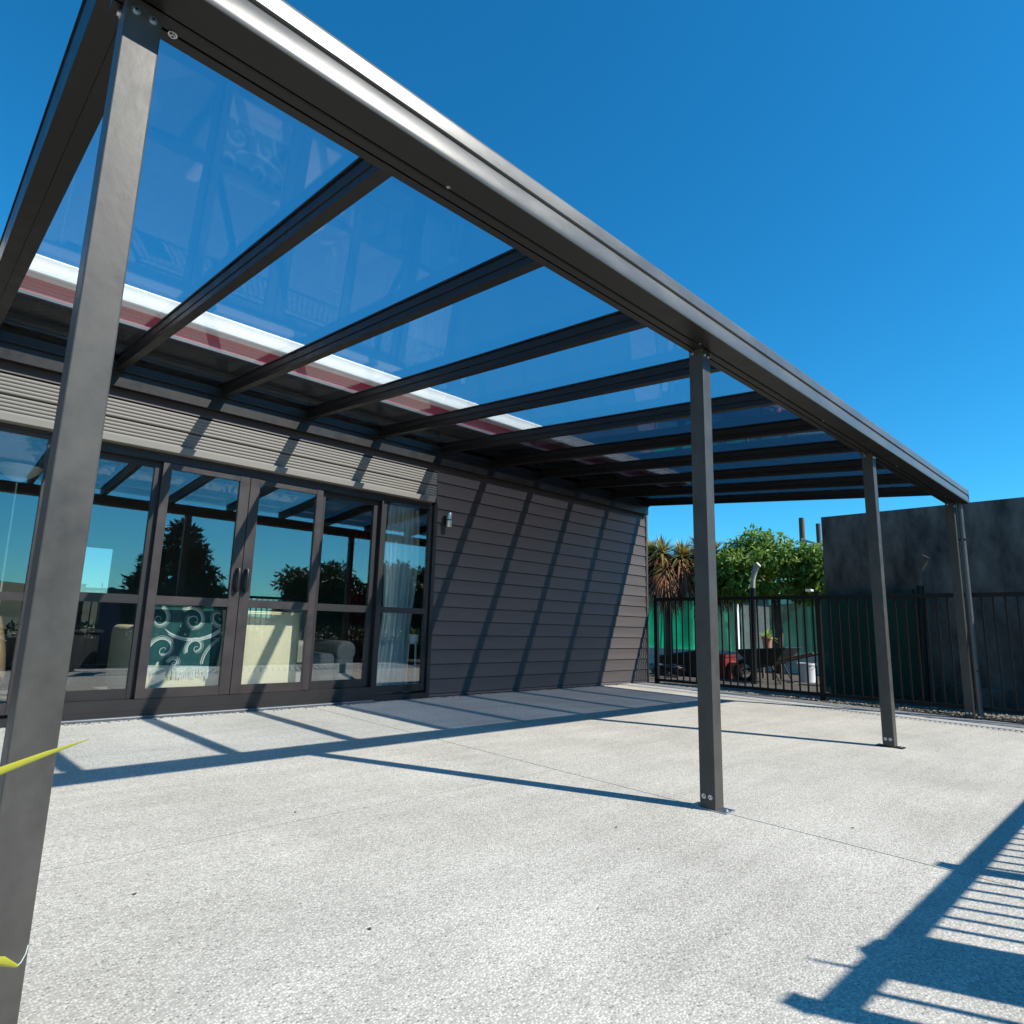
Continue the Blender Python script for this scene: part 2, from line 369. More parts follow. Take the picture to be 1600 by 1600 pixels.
# low hills seen only mirrored in the glass and behind the garden
hv, hf = [], []
for i in range(73):
    a = i*2*math.pi/72; h = 9+6*math.sin(a*3+1)+4*math.sin(a*7)+2*math.sin(a*13)
    hv += [(260*math.cos(a), 260*math.sin(a), -3), (300*math.cos(a), 300*math.sin(a), max(2, h)), (360*math.cos(a), 360*math.sin(a), -3)]
for i in range(72): hf += [(3*i, 3*i+3, 3*i+4, 3*i+1), (3*i+1, 3*i+4, 3*i+5, 3*i+2)]
structure(mesh('hills', hv, hf, M['hill'], None, 1))

# ------------------------------------------------------------------ pergola
per = thing('pergola', 'charcoal metal pergola with clear and tinted roof sheets on four posts against the house', 'pergola', (X1, 0, 0))
def bolt_mesh():
    v1, f1 = tube_vf([(0, 0, 0), (-.0025, 0, 0)], .0105, 16); v2, f2 = tube_vf([(-.0025, 0, 0), (-.0075, 0, 0)], [.0072, .0062], 12)
    v3, f3 = tube_vf([(-.0076, 0, 0), (-.0078, 0, 0)], .0035, 6)
    V, F = merge([(v1, f1), (v2, f2), (v3, f3)])
    d = bpy.data.meshes.new('bolt'); d.from_pydata(V, [], F); d.materials.append(M['steel']); d.materials.append(M['black'])
    for p in d.polygons[-8:]: p.material_index = 1
    return d
BOLT = bolt_mesh()
def bolt(loc, parent, rz=0.0, tilt=None):
    o = bpy.data.objects.new('bolt', BOLT); link(o, parent); o.location = Vector(loc)-acc(parent); o.rotation_euler = tilt or (0, 0, rz); return o
for i, px in enumerate(PX):
    p = box('post', px, px+PW, 0, PW, gz(0)+.006, ZB+.012, M['post'], per, .003)
    pl = box('base_plate', px-.003, px+PW+.003, -.052, PW+.052, 0, .006, M['steel'] if i == 1 else M['metal'], p, .001, 1)
    for yy in (.022, .053): bolt((px, yy, .055), p)
    for xx in (.020, .054): bolt((px+xx, 0, ZB-.03), p, math.pi/2)
    bolt((px, .055, ZB-.012), p)
    for yy in (-.03, PW+.03): bolt((px+PW/2, yy, .006), p, tilt=(0, math.pi/2, 0))
# front beam: two strips with a groove between, closed box above
bp_ = [(.004, ZB), (.033, ZB), (.033, ZB+.008), (.041, ZB+.008), (.041, ZB), (PW-.002, ZB), (PW, ZB+.003), (PW, ZR+.004), (.0, ZR-.002), (0, ZB+.004)]
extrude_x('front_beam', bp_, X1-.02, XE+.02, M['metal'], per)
gp = [(-.0895, ZB+.0115), (-.0895, ZB+.0005), (-.1065, ZB+.0005), (-.1090, ZB+.0015), (-.1110, ZB+.006), (-.1118, ZB+.014), (-.1116, ZB+.026), (-.1105, ZB+.040), (-.1085, ZB+.055), (-.1060, ZB+.068), (-.1035, ZB+.078),
      (-.1025, ZB+.081), (-.1095, ZB+.0825), (-.1118, ZB+.085), (-.1122, ZB+.092), (-.1122, ZB+.128), (-.1112, ZB+.136), (-.1080, ZB+.141), (-.1020, ZB+.143), (-.0930, ZB+.142), (-.0900, ZB+.138), (-.0900, ZB+.012)]
extrude_x('gutter', gp, X1-.06, XE+.06, M['gutter'], per, 35)
box('gutter_soffit', X1-.058, XE+.057, -.1060, -.010, ZB, ZB+.011, M['metal'], per)  # underside split from the gutter, its shade put into a darker coat
for xx in (X1-.062, XE+.058):
    mesh('gutter_end_cap', [(xx+dx, y, z) for dx in (0, .004) for y, z in ((-.009, ZB-.001), (-.107, ZB-.001), (-.1135, ZB+.005), (-.1135, ZB+.136), (-.106, ZB+.145), (-.009, ZB+.145))],
         [(0, 1, 2, 3, 4, 5), (11, 10, 9, 8, 7, 6)]+[(i, (i+1) % 6+0, (i+1) % 6+6, i+6) for i in range(6)], M['gutter'], per)
box('gutter_back', X1-.05, XE+.05, -.0895, .0, ZB+.013, ZB+.016, M['metal'], per)
for k in range(5):
    x = X1+.9+k*1.55; bolt((x, -.016, ZB), per, tilt=(0, -math.pi/2, 0)).scale = (.6, .6, .6)
# bolt on the beam strip next to the near post
bolt((X1+PW+.03, .036, ZB), per, tilt=(0, -math.pi/2, 0))
RW = .05; RH = .085
YR1 = W-.024
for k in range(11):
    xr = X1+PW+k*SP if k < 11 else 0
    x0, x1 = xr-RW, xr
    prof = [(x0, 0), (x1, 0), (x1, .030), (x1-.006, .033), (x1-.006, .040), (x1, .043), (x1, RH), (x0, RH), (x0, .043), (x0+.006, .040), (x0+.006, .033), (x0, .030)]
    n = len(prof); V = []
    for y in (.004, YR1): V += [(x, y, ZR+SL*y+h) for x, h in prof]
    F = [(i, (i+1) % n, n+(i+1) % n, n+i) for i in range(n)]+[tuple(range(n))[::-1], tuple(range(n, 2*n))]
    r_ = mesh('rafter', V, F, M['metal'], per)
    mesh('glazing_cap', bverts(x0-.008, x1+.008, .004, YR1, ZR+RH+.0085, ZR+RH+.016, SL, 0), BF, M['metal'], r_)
bx0 = X1+PW-RW
mesh('barge_flashing', bverts(X1-.034, bx0-.0005, -.02, YR1, ZR+.004, ZR+.17, SL, 0), BF, M['metal'], per)
mesh('barge_cap', bverts(X1-.040, bx0+.01, -.02, YR1, ZR+.1702, ZR+.180, SL, 0), BF, M['metal'], per)
for k in range(10):
    xa = X1+PW+k*SP-.022; xb = X1+PW+(k+1)*SP-RW+.022
    o = mesh('roof_panel', bverts(xa, xb, -.004, YR1-.01, ZR+RH+.001, ZR+RH+.007, SL, 0), BF, M['roof_clear'] if k < 5 else M['roof_tint'], per)
    o['label'] = 'clear roof sheet' if k < 5 else 'dark blue tinted roof sheet'
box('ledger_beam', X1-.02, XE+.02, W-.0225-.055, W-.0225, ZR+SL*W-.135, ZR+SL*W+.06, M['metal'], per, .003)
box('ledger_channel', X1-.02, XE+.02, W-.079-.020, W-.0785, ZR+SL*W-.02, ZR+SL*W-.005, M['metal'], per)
# sloping apron flashing over the ledger
zl = ZR+SL*W+RH
mesh('apron_flashing', [(X1-.02, W-.15, zl+.006), (XE+.02, W-.15, zl+.006), (XE+.02, W-.0225, zl+.075), (X1-.02, W-.0225, zl+.075),
                        (X1-.02, W-.15, zl+.003), (XE+.02, W-.15, zl+.003), (XE+.02, W-.0225, zl+.072), (X1-.02, W-.0225, zl+.072)], BF, M['flash'], per)
# downpipe on the far post
tube('downpipe', [(XE+.024, -.030, ZB+.002), (XE+.024, -.030, ZB-.3), (XE+.024, -.030, .06), (XE+.030, -.045, .012)], .027, M['gutter'], per, 18)
for zz in (1.75, .45): box('pipe_clip', XE+.0005, XE+.052, -.060, .004, zz, zz+.018, M['metal'], per, .002, 1)

# ------------------------------------------------------------------ house shell
ho = thing('house', 'charcoal weatherboard house with brown glazed doors and red fascia under white gutter', 'house', (0, W, 0))
BP = .1443
zb0 = [.058]+[.088+BP*i for i in range(0, 20)]
WB = []
for k in range(len(zb0)-1):
    z0, z1 = zb0[k]+.002, min(zb0[k+1]+.002, 2.78)
    if z0 > 2.75: break
    prof = [(W-.021, z0), (W-.0195, z0+.004 if z1-z0 > .02 else z1), (W-.008, z1-.002), (W+.012, z1-.002), (W+.012, z0+.001), (W-.004, z0)]
    WB.append(extrude_x('weatherboard', prof, XJ+.012, XC-.024, M['board'], ho, 20))
box('corner_board', XC-.022, XC+.02, W-.028, W+.10, .05, 2.78, M['board'], ho, .003)
box('wall_lining', XJ+.012, XC-.01, W+.014, W+.10, .02, 2.78, M['frame_dark'], ho)
box('end_wall', XC-.06, XC+.012, W+.101, 9.2, -.1, 2.78, M['board'], ho)
box('side_wall', -4.2, -.085, W-.004, W+.10, .03, 2.78, M['board'], ho)
box('header_wall', -.08, XJ+.01, W+.014, W+.10, 2.02, 2.78, M['frame_dark'], ho)
# ribbed cladding over the glazing: each board a run of small half-round ribs
for k in range(2):
    z0 = 2.064+k*BP; z1 = z0+BP-.011
    pr = [(W-.006, z0)]; nr = 5; rh = (z1-z0)/nr
    for r in range(nr):
        for t in range(7):
            a = math.pi*t/6; pr.append((W-.009-.007*math.sin(a)**.7, z0+rh*r+.0015+(rh-.003)*(1-math.cos(a))/2))
    pr += [(W-.006, z1), (W+.012, z1), (W+.012, z0)]
    extrude_x('ribbed_board', pr, -.08, XJ+.006, M['ribbed'], ho, 50)
for k in range(3):  # dark boards above the ribs carry the ledger's shade in their colour
    z0 = 2.352+k*.13
    extrude_x('weatherboard', [(W-.021, z0), (W-.0195, z0+.004), (W-.008, z0+.127), (W+.012, z0+.127), (W+.012, z0+.001), (W-.004, z0)], -.08, XJ+.006, M['board'], ho, 20)
box('head_flashing', -.09, XJ-.07, W-.105, W+.0, 2.004, 2.056, M['ribbed'], ho, .004)
box('head_drip', -.09, XJ-.06, W-.030, W+.0, 1.985, 2.0015, M['frame'], ho)
# eave
EY, EZ = 3.45, 2.79
for k in range(16):
    y0 = EY+.022+k*.03
    if y0 > W-.03: break
    b0 = bpy.data.objects.get('soffit_slat')
    if b0 is None: box('soffit_slat', -4.3, XC+.45, y0, y0+.024, EZ, EZ+.012, M['soffit'], ho)
    else: inst(b0, 'soffit_slat', (0, y0-EY-.022+W, 0), ho)
box('soffit_lining', -4.3, XC+.45, EY+.02, W+.1, EZ+.006, EZ+.03, M['soffit'], ho)
box('fascia', -4.3, XC+.45, EY, EY+.02, EZ+.022, EZ+.20, M['red'], ho)
box('fascia_trim', -4.3, XC+.45, EY-.004, EY+.022, EZ-.006, EZ+.0215, M['flash'], ho, .002)
zg = EZ+.118
wp = [(EY-.002, zg), (EY-.085, zg), (EY-.098, zg+.008), (EY-.104, zg+.03), (EY-.104, zg+.06), (EY-.108, zg+.09), (EY-.116, zg+.108), (EY-.112, zg+.118), (EY-.100, zg+.118), (EY-.095, zg+.02), (EY-.004, zg+.02)]
extrude_x('eave_gutter', wp, -4.3, 3.99, M['white'], ho, 30)
extrude_x('eave_gutter', wp, 3.994, XC+.47, M['white'], ho, 30)
# roof
mesh('roof', [(-4.4, EY-.06, zg+.11), (XC+.5, EY-.06, zg+.11), (XC+.5, 6.4, zg+.62), (-4.4, 6.4, zg+.62), (XC+.5, 9.7, zg+.11), (-4.4, 9.7, zg+.11),
              (-4.4, EY-.06, zg+.13), (XC+.5, EY-.06, zg+.13), (XC+.5, 6.4, zg+.64), (-4.4, 6.4, zg+.64), (XC+.5, 9.7, zg+.13), (-4.4, 9.7, zg+.13)],
     [(0, 3, 2, 1), (3, 5, 4, 2), (6, 7, 8, 9), (9, 8, 10, 11), (0, 1, 7, 6), (5, 11, 10, 4), (0, 6, 9, 3), (3, 9, 11, 5), (1, 2, 8, 7), (2, 4, 10, 8)], M['roofing'], ho)
mesh('gable_wall', [(XC+.0, W+.12, 2.782), (XC+.0, 9.2, 2.782), (XC+.0, 6.4, zg+.60), (XC-.05, W+.12, 2.782), (XC-.05, 9.2, 2.782), (XC-.05, 6.4, zg+.60)], [(0, 1, 2), (5, 4, 3), (0, 3, 4, 1), (1, 4, 5, 2), (2, 5, 3, 0)], M['board'], ho)
# room behind the glass
FZ = .12
box('room_floor', -4.1, XC-.07, W+.101, 8.6, FZ-.08, FZ, M['carpet'], ho)
box('room_ceiling', -4.1, XC-.07, W+.101, 8.6, 2.46, 2.50, M['inwall'], ho)
wx0, wx1, wz0, wz1 = 1.80, 2.16, 1.05, 1.68
boxes('room_back_wall', [(-4.1, wx0, 8.6, 8.7, FZ, 2.46), (wx1, XC-.07, 8.6, 8.7, FZ, 2.46), (wx0, wx1, 8.6, 8.7, FZ, wz0), (wx0, wx1, 8.6, 8.7, wz1, 2.46)], M['inwall'], ho)
box('room_side_wall', -4.2, -4.1, W+.101, 8.7, FZ, 2.46, M['inwall'], ho)
rw = box('rear_window', wx0+.001, wx1-.001, 8.655, 8.66, wz0+.001, wz1-.001, glass_mat('rear_glass', (.80, .70, .68), 1.5), ho)
boxes('window_frame', [(wx0+.001, wx0+.02, 8.64, 8.654, wz0+.001, wz1-.001), (wx1-.02, wx1-.001, 8.64, 8.654, wz0+.001, wz1-.001)], M['white'], rw)

# ------------------------------------------------------------------ glazing
GZ0, GZ1 = .255, 1.888
def leaf_panel(name, x0, x1, y0, sl_, sr_, zb, zt, rail=(.862, .925), bot=.07, top=.045, gm=M['frame'], handle=None, lab=None):
    """one glazed leaf: two stiles, three rails, two panes"""
    yd = .034
    root = box(name, x0, x0+sl_, y0, y0+yd, zb, zt, gm, ho, .002, 1)        # hinge/left stile carries the leaf
    if lab: root['label'] = lab
    box('stile', x1-sr_, x1, y0, y0+yd, zb, zt, gm, root, .002, 1)
    box('bottom_rail', x0+sl_+.0005, x1-sr_-.0005, y0+.003, y0+yd-.003, zb, zb+bot, gm, root)
    box('top_rail', x0+sl_+.0005, x1-sr_-.0005, y0+.003, y0+yd-.003, zt-top, zt, gm, root)
    box('middle_rail', x0+sl_+.0005, x1-sr_-.0005, y0+.002, y0+yd-.002, rail[0], rail[1], gm, root)
    for za, zc in ((zb+bot, rail[0]), (rail[1], zt-top)):
        box('glass_pane', x0+sl_+.0005, x1-sr_-.0005, y0+.016, y0+.021, za+.0005, zc-.0005, M['glass'], root)
    if handle is not None:
        hx = handle
        pts = [(hx, y0, 1.165), (hx, y0-.034, 1.158), (hx, y0-.042, 1.13), (hx, y0-.042, 1.03), (hx, y0-.034, 1.0), (hx, y0, .993)]
        tube('handle', pts, [.016, .016, .015, .015, .016, .016], M['black'], root, 10)
    return root
YO, YI = W-.030, W+.012
leaf_panel('fixed_door', .715, 1.385, YI, .07, .06, .185, 1.935, gm=M['frame_dark'])
leaf_panel('sliding_door', 1.372, 2.038, YO, .062, .082, .185, 1.935, handle=2.005)
leaf_panel('sliding_door', 2.042, 2.700, YO, .082, .062, .185, 1.935, handle=2.075)
leaf_panel('fixed_door', 2.688, 3.318, YI, .06, .06, .185, 1.935, gm=M['frame_dark'])
leaf_panel('window', 3.335, 3.945, W-.014, .055, .045, .125, 1.985, rail=(.868, .922), bot=.065, top=.03, gm=M['frame_dark'])
leaf_panel('window', -.045, .700, W-.014, .055, .055, .125, 1.985, rail=(.848, .902), bot=.065, top=.03)
boxes('glazing_frame', [(3.946, XJ+.011, W-.040, W+.09, .054, 2.003), (-.085, -.046, W-.040, W+.09, .054, 2.003), (3.3185, 3.3345, W-.036, W+.09, .105, 1.984),
                        (.7005, .7145, W-.036, W+.09, .105, 1.984), (-.045, 3.9455, W+.048, W+.09, 1.937, 2.003), (.715, 3.318, W-.034, W+.047, 1.936, 1.984)], M['frame_dark'], ho)
boxes('sill', [(-.045, 3.9455, W-.042, W+.09, .054, .104), (.7145, 3.3185, W-.036, W+.09, .1045, .183)], M['frame_dark'], ho)
box('threshold', .70, 3.33, W-.085, W-.0425, .045, .072, M['flash'], ho, .006)

# wall lamp
lamp = thing('wall_lamp', 'small cylindrical up and down light on the wall right of the glazing', 'wall lamp', (4.115, W-.016, 1.85))
box('bracket', 4.088, 4.142, W-.040, W-.0165, 1.80, 1.90, M['black'], lamp, .003)
lathe('lamp_body', [(.0, .0), (.028, .0), (.030, .004), (.030, .146), (.028, .150), (.0, .150)], (4.115, W-.075, 1.775), M['brass'], lamp, 20)
lathe('lamp_collar', [(.0, .0), (.0315, .0), (.0315, .010), (.0, .010)], (4.115, W-.075, 1.845), M['black'], lamp, 20)

# ------------------------------------------------------------------ furniture seen through the glass
def soft(name, x0, x1, y0, y1, z0, z1, mt, parent, b=.05): return box(name, x0, x1, y0, y1, z0, z1, mt, parent, b, 4)
sofa = thing('sofa', 'cream sofa with its back to the glazed doors', 'sofa', (2.02, 4.3, FZ))
soft('backrest', 1.385, 2.655, 3.925, 4.10, .19, .84, M['cream'], sofa, .022)
tube('piping', [(1.385, 3.927, .833), (2.655, 3.927, .833)], .006, M['cream'], sofa, 8)
soft('seat', 1.53, 2.51, 4.101, 4.75, .22, .56, M['cream'], sofa, .05)
for xa in (1.385, 2.517): soft('armrest', xa, xa+.138, 4.101, 4.78, .19, .70, M['cream'], sofa, .05)
for xa in (1.41, 2.58):
    for ya in (3.98, 4.68): box('leg', xa, xa+.05, ya, ya+.05, FZ, .192, M['timber'], sofa)
# throw with curled motifs and a fringe
thr = thing('throw_blanket', 'teal throw with pale curled motifs hanging over the cream sofa back', 'blanket', (1.72, 3.915, .85))
def TS(u, v, off=0.0):
    x = 1.445+.52*u+.02*math.sin(v*3); z = .855-.455*v-.02*(u-.5)*v
    y = 3.917-.006*math.sin(u*14+v*2)*v-.004*math.sin(u*31)*v-off
    return (x, y, z)
V, F = [], []; NU, NV = 40, 30
for j in range(NV+1):
    for i in range(NU+1): V.append(TS(i/NU, j/NV))
for j in range(NV):
    for i in range(NU): a = j*(NU+1)+i; F.append((a, a+1, a+NU+2, a+NU+1))
k0 = len(V)                                                   # over the top of the backrest
for i in range(NU+1):
    x, y, z = TS(i/NU, 0); V += [(x, 3.924, .861), (x, 4.07, .858), (x, 4.115, .79)]
for i in range(NU):
    a = k0+3*i; F += [(i, i+1, a+3, a), (a, a+3, a+4, a+1), (a+1, a+4, a+5, a+2)]
mesh('woven_cloth', V, [f[::-1] for f in F], M['teal'], thr, 1)
def ribbon(cu, cv, r0, r1, a0, a1, w, side=1, teeth=True):
    """spiral ribbon with leaf teeth in throw space (u scaled to metres)"""
    V, F = [], []; n = 42
    for i in range(n+1):
        t = i/n; a = a0+(a1-a0)*t; r = r0+(r1-r0)*t; ww = w*(1-.55*t)
        for rr in (r-ww/2, r+ww/2): V.append(TS((cu+rr*math.cos(a))/.54, (cv+rr*math.sin(a))/.45, .0025))
        if i: k = len(V); F.append((k-4, k-3, k-1, k-2))
    if teeth:
        m_ = int(abs(a1-a0)*(r0+r1)/2/.0105)
        for i in range(m_):
            t = (i+.5)/m_; a = a0+(a1-a0)*t; r = r0+(r1-r0)*t+side*w*.62; d = .35*(1 if a1 > a0 else -1)*.0
            L = .017*(1-.3*t); da = .0042/max(r, .01); k = len(V)
            for rr, aa in ((r, a-da), (r+side*L*.6, a-da+.07*side), (r+side*L, a+.16), (r+side*L*.45, a+da+.05)): V.append(TS((cu+rr*math.cos(aa))/.54, (cv+rr*math.sin(aa))/.45, .0028))
            F.append((k, k+1, k+2, k+3))
    return V, F
parts = []
for cu, cv, R_, a0, a1, sd in ((.305, .10, .105, -2.4, 3.9, -1), (.04, .10, .10, -1.2, 2.4, -1), (.345, .31, .085, 2.6, 7.6, -1), (.10, .33, .11, -2.9, 1.6, -1), (.51, .07, .08, 1.3, 5.2, -1), (.20, .43, .05, -3.0, 2.2, -1)):
    parts.append(ribbon(cu, cv, R_, R_*.38, a0, a1, .0065, sd)); parts.append(ribbon(cu, cv, R_+.011, R_*.38+.012, a0, a1, .003, 1, False))
    parts.append(ribbon(cu+R_*.1, cv+R_*.05, R_*.36, R_*.10, a1, a1+4.2, .006, 1, False))
parts.append(ribbon(.30, -.10, .36, .36, .9, 2.1, .010, -1)); parts.append(ribbon(.62, .42, .20, .20, 2.7, 4.3, .010, 1))
V, F = merge(parts); keep = []
for f in F:
    c = np.mean([V[i] for i in f], 0)
    if 1.45 < c[0] < 1.965 and .41 < c[2] < .852: keep.append(f)
mesh('curled_motif', V, keep, M['motif'], thr)
V, F = [], []
for i in range(70):
    x, y, z = TS((i+.5)/70, 1); dx = random.uniform(-.008, .008); L = random.uniform(.07, .10); k = len(V)
    V += [(x-.0025, y, z+.004), (x+.0025, y-.001, z+.004), (x+dx*.5+.002, y-.006, z-L*.5), (x+dx*.5-.002, y-.005, z-L*.5), (x+dx+.0025, y-.004, z-L), (x+dx-.0025, y-.003, z-L)]
    F += [(k, k+1, k+2, k+3), (k+3, k+2, k+4, k+5)]
mesh('fringe', V, F, M['motif'], thr)
# grey armchair
ac = thing('armchair', 'grey green armchair with rounded arms behind the fixed pane', 'armchair', (3.35, 4.75, FZ))
soft('seat', 3.02, 3.30, 4.42, 5.05, .15, .46, M['grey_fab'], ac, .05)
soft('backrest', 3.02, 3.30, 5.051, 5.25, .15, .98, M['grey_fab'], ac, .08)
for xa in (2.82, 3.301):
    soft('armrest', xa, xa+.195, 4.40, 5.1, .14, .43, M['grey_fab'], ac, .03)
    tube('arm_roll', [(xa+.0975, 4.385, .475), (xa+.0975, 4.40, .478), (xa+.0975, 5.05, .478), (xa+.0975, 5.09, .47)], [.075, .105, .105, .08], M['grey_fab'], ac, 20)
box('plinth', 2.86, 3.46, 4.45, 5.2, FZ, .149, M['dark'], ac)
# dark cabinet, tan chair, floor lamp, drapes, plant
cb = thing('cabinet', 'dark cabinet standing inside behind the left fixed pane', 'cabinet', (1.30, 5.2, FZ))
box('carcass', 1.12, 1.36, 5.0, 5.4, FZ, .62, M['dark'], cb, .004, 1)
box('door_panel', 1.13, 1.35, 4.985, 4.999, FZ+.06, .60, M['dark'], cb, .003, 1)
box('top', 1.10, 1.38, 4.97, 5.42, .621, .65, M['dark'], cb, .004, 1)
bx = thing('speaker_box', 'black boxy speaker on the dark cabinet', 'speaker', (1.24, 5.2, .65))
box('housing', 1.15, 1.33, 5.06, 5.34, .651, .90, M['dark'], bx, .006)
lathe('cone', [(.0, .0), (.05, .004), (.058, .008), (.058, .0)], (0, 0, 0), M['black'], bx).matrix_local = Matrix.Translation((0, -.138, .10)) @ Matrix.Rotation(math.pi/2, 4, 'X') @ Matrix.Translation((1.24, 5.2, .65))
tch = thing('lounge_chair', 'tan leather lounge chair at the far left behind the window', 'armchair', (.45, 4.7, FZ))
soft('seat', .10, .66, 4.42, 5.0, .28, .48, M['brown_fab'], tch, .06)
V, F = [], []
for j in range(13):
    for i in range(13):
        a = (i/12-.5)*2.2; h = j/12; x = .40+.33*math.sin(a)*(1-.25*h*h); y = 4.62-.27*math.cos(a)-.0*h; V.append((x, y, .26+.56*h-.10*abs(math.sin(a))**2*h))
for j in range(12):
    for i in range(12): a = j*13+i; F.append((a, a+1, a+14, a+13))
bk = mesh('backrest', V, F, M['brown_fab'], tch, 1)
sm = bk.modifiers.new('thick', 'SOLIDIFY'); sm.thickness = .07; sm.offset = -1
for xa in (.14, .60):
    for ya in (4.46, 4.94): tube('leg', [(xa, ya, .285), (xa, ya, FZ)], [.018, .013], M['timber'], tch, 8)
fl = thing('floor_lamp', 'floor lamp with pale bowl shade on a thin pole at the far left', 'floor lamp', (.62, 4.72, FZ))
lathe('base', [(0, 0), (.13, 0), (.13, .012), (.03, .03), (0, .03)], (.62, 4.72, FZ), M['brass'], fl)
tube('pole', [(.62, 4.72, FZ+.03), (.60, 4.72, 1.80)], .010, M['brass'], fl, 10)
lathe('lamp_shade', [(.02, -.02), (.05, -.005), (.10, .03), (.135, .065), (.15, .10), (.145, .10), (.128, .068), (.09, .035), (.03, .005)], (.60, 4.72, 1.80), M['shade'], fl)
cu = thing('curtain', 'pale blue green curtain gathered behind the right window', 'curtain', (3.80, 4.05, FZ))
V, F = [], []; NU, NV = 60, 14
for j in range(NV+1):
    v = j/NV; z = 2.02-1.86*v; xc = 3.815-.055*v+.02*math.sin(v*4); hw = .17+.035*v+.02*math.sin(v*7)
    for i in range(NU+1):
        u = i/NU*2-1; V.append((xc+u*hw, 4.13+.030*math.sin(u*17+v*1.3+.6*math.sin(v*6+u*3))*(.6+.4*v)+.01*math.sin(u*41), z))
for j in range(NV):
    for i in range(NU): a = j*(NU+1)+i; F.append((a, a+1, a+NU+2, a+NU+1))
mesh('fabric', V, F, M['curtain'], cu, 1)
tube('rod', [(3.40, 4.13, 2.04), (4.10, 4.13, 2.04)], .009, M['brass'], cu, 8)
rd = thing('red_drape', 'dull red drape hanging deep inside the room', 'curtain', (4.5, 6.0, FZ))
V, F = [], []
for j in range(2):
    for i in range(41): u = i/40; V.append((4.30+.42*u, 6.0+.03*math.sin(u*38), 2.0-1.85*j))
F = [(i, i+1, i+42, i+41) for i in range(40)]
mesh('fabric', V, F, M['redcloth'], rd, 1); tube('rod', [(4.25, 6.0, 2.02), (4.80, 6.0, 2.02)], .01, M['dark'], rd, 8)

def blades(cx, cy, cz, n, L, wdt, spread=(0.2, 1.3), droop=.5, seg=4, seed=1):
    r = np.random.default_rng(seed); V, F = [], []
    for i in range(n):
        a = r.uniform(0, 6.283); e = r.uniform(*spread); l_ = L*r.uniform(.7, 1.1); dr = droop*r.uniform(.5, 1.4); w = wdt*r.uniform(.7, 1.2)
        d = np.array([math.cos(a)*math.sin(e), math.sin(a)*math.sin(e), math.cos(e)]); s_ = np.array([-math.sin(a), math.cos(a), 0]); k = len(V)
        for j in range(seg+1):
            t = j/seg; p = np.array([cx, cy, cz])+d*l_*t+np.array([0, 0, -1])*dr*l_*t*t
            ww = w*(.55+1.2*t if t < .35 else 1-(t-.35)/.65*.96)
            V += [tuple(p-s_*ww/2), tuple(p+s_*ww/2)]
            if j: q = k+2*j; F.append((q-2, q-1, q+1, q))
    return V, F
ip = thing('potted_plant', 'spiky green plant on a slim white stand behind the right window', 'plant', (3.93, 4.0, FZ))
V, F = blades(3.93, 4.0, .66, 40, .15, .016, (.15, 1.45), .35, 4, 3); mesh('foliage', V, F, M['fresh'], ip)
lathe('pot', [(0, 0), (.045, 0), (.06, .09), (.055, .09), (.05, .08), (0, .08)], (3.93, 4.0, .575), M['whiteplastic'], ip)
parts = [tube_vf([(3.93+.045*math.cos(a), 4.0+.045*math.sin(a), .575), (3.93+.06*math.cos(a), 4.0+.06*math.sin(a), FZ)], .005, 6) for a in (0.3, 2.4, 4.5)]
for v_, f_ in parts: mesh('stand_leg', v_, f_, M['whiteplastic'], ip)
lathe('stand_ring', [(.0, .0), (.068, .0), (.068, .006), (.0, .006)], (3.93, 4.0, .568), M['whiteplastic'], ip)

# ------------------------------------------------------------------ fences
def fence(name, label, p0, p1, posts, zbase, zt=1.21, capz=.04, group=None, skip=None):
    f = thing(name, label, 'fence', (p0[0], p0[1], zbase((p0[0]+p1[0])/2, p0[1])), group)
    dx, dy = p1[0]-p0[0], p1[1]-p0[1]; L = math.hypot(dx, dy); ux, uy = dx/L, dy/L; nx, ny = -uy, ux
    def bar(nm, s0, s1, w, z0, z1, mt=M['fence']):
        V = []
        for z in (0, 1):
            for s_, q in ((s0, -1), (s1, -1), (s1, 1), (s0, 1)):
                x = p0[0]+ux*s_+nx*w/2*q; y = p0[1]+uy*s_+ny*w/2*q; V.append((x, y, (z0 if z == 0 else z1)+zbase(x, y)))
        return mesh(nm, V, BF, mt, f)
    bar('top_rail', 0, L, .040, zt-.042, zt); bar('bottom_rail', 0, L, .036, .055, .09)
    first = None; s_ = .06
    while s_ < L-.03:
        if not any(abs(s_-q) < .035 for q in posts):
            x = p0[0]+ux*s_; y = p0[1]+uy*s_
            if first is None: first = bar('baluster', s_-.008, s_+.008, .016, .0901, zt-.0421); fx, fy = x, y
            else: inst(first, 'baluster', (x-fx+f.location.x, y-fy+f.location.y, zbase(x, y)-zbase(fx, fy)+f.location.z), f)
        s_ += .0975
    for q in posts:
        p = bar('post', q-.026, q+.026, .052, .0, zt+.03); x = p0[0]+ux*q; y = p0[1]+uy*q; z = zbase(x, y)
        box('post_cap', x-.032, x+.032, y-.032, y+.032, z+zt+.0301, z+zt+.045, M['fence'], p, .004, 1)
        box('foot_plate', x-.06, x+.06, y-.06, y+.06, z, z+.008, M['fence'], p, .002, 1)
    return f
zf = lambda x, y: .018
fence('pool_fence', 'black vertical bar fence running from the house corner behind the far post', (7.93, W-.06), (7.93, -2.2), [.03, 2.27, 4.7, 5.98], zf)
fence('pool_fence', 'black vertical bar fence whose shadow crosses the lower right concrete', (2.03, -2.06), (7.86, -2.06), [.03, 1.27, 3.6, 5.78], lambda x, y: gz(y))
wc = tag(box('fence_cap_block', 7.900, 7.985, 1.545, 1.615, .018+1.257, .018+1.285, M['whiteplastic'], None, .006), 'small white block sitting on the fence post top', 'block')
